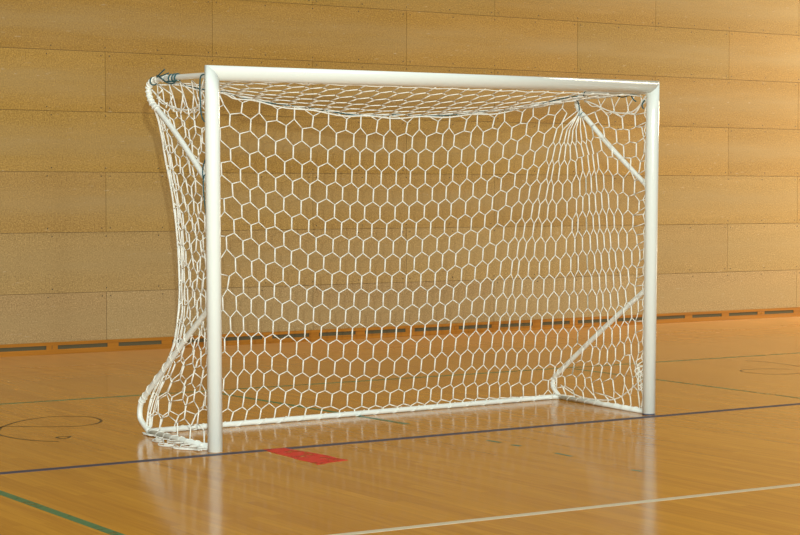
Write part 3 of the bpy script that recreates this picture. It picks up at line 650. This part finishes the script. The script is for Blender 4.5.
for i in range(4, len(hemL)-3, 3):                       # small knots and meshes up to the top tube
    p = hemL[i]; s = .010
    tube(bm, [p + Vector((-s, s, -.004)), p + Vector((s*.3, -s*.2, .008)), p + Vector((0, s*.4, -.022))], .0048, 5)
tops = [(.050+.004*i, .70-.135*i, 2.012) for i in range(5)]
mids = [(.066, .66, 1.975), (.075, .55, 1.940), (.080, .43, 1.945), (.078, .30, 1.935), (.066, .19, 1.955), (.052, .10, 1.985)]
for i, m in enumerate(mids):
    for j in (i-1, i):
        if 0 <= j < 5: strand(bm, m, tops[j], RZ)
    strand(bm, m, hemL[min(len(hemL)-1, 5*i+3)], RV)
    if i < 5: strand(bm, m, hemL[min(len(hemL)-1, 5*i+6)], RZ)
for r in range(0, 18, 1):
    km = max(k for (q, k) in SIDE_T if q == r)
    strand(bm, SIDE_B[r, km], (.038, .040, SIDE_B[r, km].z-.03), RZ)
wind(bm, (LB[0], LB[1]-.06, BR), (LBX, .05, BR), 8, BR+.002, .0026, .12)
for k in range(KS):
    q = SIDE_B[17, k+.5]
    strand(bm, q, (.05, q.y, BR*1.8), RZ)
# net wound on the upper tube, its bend, and the lower bend
wind_curve(bm, UPPER_LEFT[1:4], 5, .0185, .0034)
wind_curve(bm, UPPER_LEFT[3:8], 9, .0175, .0042)
wind_curve(bm, LOWER_LEFT[1:5], 9, .019, .003)

# slack of the net lying on the floor outside the base bar
def floor_pt(u, w, z=.0045):
    return Vector((LBX - w, .05 + (LB[1]-.03)*u - .25*w, z))
for (w0, ph, zz) in ((.040, 0, .005), (.090, 1.1, .005), (.135, 2.0, .005)):
    pts = []
    for i in range(15):
        u = i/14; pts.append(floor_pt(u, w0*math.sin(math.pi*min(1, u*1.15+.10))**.8 + .018*math.sin(i*2.1+ph) + .012, zz + .002*(1+math.sin(i*1.7+ph))))
    tube(bm, catmull(pts, 4), .0034, 5)
for i in range(9):
    u = .07+.1*i
    wm = .125*math.sin(math.pi*min(1, u*1.15+.10))
    tube(bm, catmull([(LBX-.012, .05+(LB[1]-.03)*u, BR*.5), floor_pt(u+.02, .35*wm+.02, .012), floor_pt(u-.035, .75*wm+.01, .006), floor_pt(u+.03, wm+.012, .006)], 4), .0030, 5)
tube(bm, catmull([(LB[0], LB[1]-.02, .006), (LB[0]-.012, LB[1]-.01, .006), (LB[0]-.03, LB[1]-.02, .006)], 4), .005, 5)
side_l = mesh_obj('side_net', bm, M_net, goal, True)

# roof net between crossbar and rope
bm = bmesh.new()
RT = {}; RBt = {}
vs = [.06, .265, .475, .665, .845]
NC = 25
def roof_pt(k, v):
    xf = .10 + (k+1.0)*(2.94/NC)
    xr = .10 + (k+1.0)*(2.98/NC)
    f = Vector((xf, .036, 2.006)); q = rope_at_x(xr)
    c = f.lerp(q, v); c.z -= .02*4*v*(1-v)*(1 if .4 < xf < 2.8 else .4)
    return c
for s, v in enumerate(vs):
    off = 0 if s % 2 == 0 else .5
    for j in range(NC-1):
        k = j + off
        h = .075
        RT[s, k] = roof_pt(k, max(0, v-h)); RBt[s, k] = roof_pt(k, v+h)
        strand(bm, RT[s, k], RBt[s, k], RZ*1.15)
for (s, k) in RT:
    for d in (-.5, .5):
        if (s+1, k+d) in RT: strand(bm, RBt[s, k], RT[s+1, k+d], RZ)
        if s == len(vs)-1:
            x = roof_pt(k+d, 1.0).x
            strand(bm, RBt[s, k], rope_at_x(x), RZ)
tube(bm, [(.08 + i*.06, .038 + .004*math.sin(i*2.2), 2.000 + .003*math.cos(i*1.7)) for i in range(51)], .003, 5)
roof = mesh_obj('roof_net', bm, M_net, goal, True)

# dark teal cords
bm = bmesh.new()
tube(bm, [p + Vector((0, -.002 + .004*math.sin(i*.8), .006*math.sin(i*.55))) for i, p in enumerate(ROPEC)], .0040, 6)
mesh_obj('rope', bm, M_cord, net_back, True)

def ring_on(bm, c, d, rad, r):
    d = Vector(d).normalized(); n = d.cross(Vector((1, 0, 0))).normalized(); w = d.cross(n)
    pts = [Vector(c) + n*rad*math.cos(2*math.pi*i/14) + w*rad*math.sin(2*math.pi*i/14) + d*.004*math.sin(i) for i in range(15)]
    tube(bm, pts, r, 6)
bm = bmesh.new()
for y in (.44, .475, .515):
    ring_on(bm, (.050, y, 2.035), (0, 1, 0), .0205, .0042)
ring_on(bm, (.055, .755, 2.028), (0, 1, -.3), .022, .0042)
tube(bm, catmull([(.03, .66, 2.055), (.03, .60, 2.035), (.035, .55, 2.012), (.045, .49, 2.002), (.04, .44, 2.018)], 5), .0042, 6)
tube(bm, catmull([(.03, .66, 2.045), (.025, .615, 2.06), (.03, .56, 2.085)], 5), .0040, 6)
tube(bm, catmull([(.03, .66, 2.05), (.028, .60, 2.05), (.035, .52, 2.062)], 5), .0036, 6)
mesh_obj('tie_cord', bm, M_cord, side_l, True)
bm = bmesh.new()
tube(bm, catmull([(.030, .046, 2.03), (.012, .085, 2.025), (.014, .105, 1.97), (.020, .11, 1.88), (.022, .105, 1.82), (.028, .09, 1.785), (.034, .06, 1.77)], 6), .0040, 6)
tube(bm, catmull([(.030, .055, 1.60), (.020, .085, 1.53), (.022, .085, 1.46), (.020, .075, 1.38), (.028, .060, 1.26), (.034, .050, 1.17)], 6), .0036, 6)
ring_on(bm, (.040, .075, 1.485), (0, .8, .6), .020, .0042)
mesh_obj('tie_cord', bm, M_cord, side_l, True)
bm = bmesh.new()
ring_on(bm, (3.157, .73, 1.905), (0, .8, .6), .019, .004)
ring_on(bm, (3.155, .69, 2.038), (0, 1, 0), .019, .004)
tube(bm, catmull([(3.135, .78, 2.02), (3.132, .74, 1.985), (3.137, .735, 1.94), (3.135, .745, 1.90)], 5), .004, 6)
tube(bm, catmull([(3.140, .55, 2.030), (3.143, .47, 2.012), (3.142, .40, 2.025), (3.135, .30, 2.004), (3.13, .20, 2.014), (3.126, .10, 2.0)], 5), .0038, 6)
tube(bm, catmull([(3.128, .21, 2.02), (3.118, .17, 1.985), (3.115, .14, 1.97)], 4), .0046, 6)
tube(bm, catmull([(3.112, .055, 1.975), (3.105, .07, 1.945), (3.104, .055, 1.92)], 4), .0046, 6)
mesh_obj('tie_cord', bm, M_cord, side_r, True)
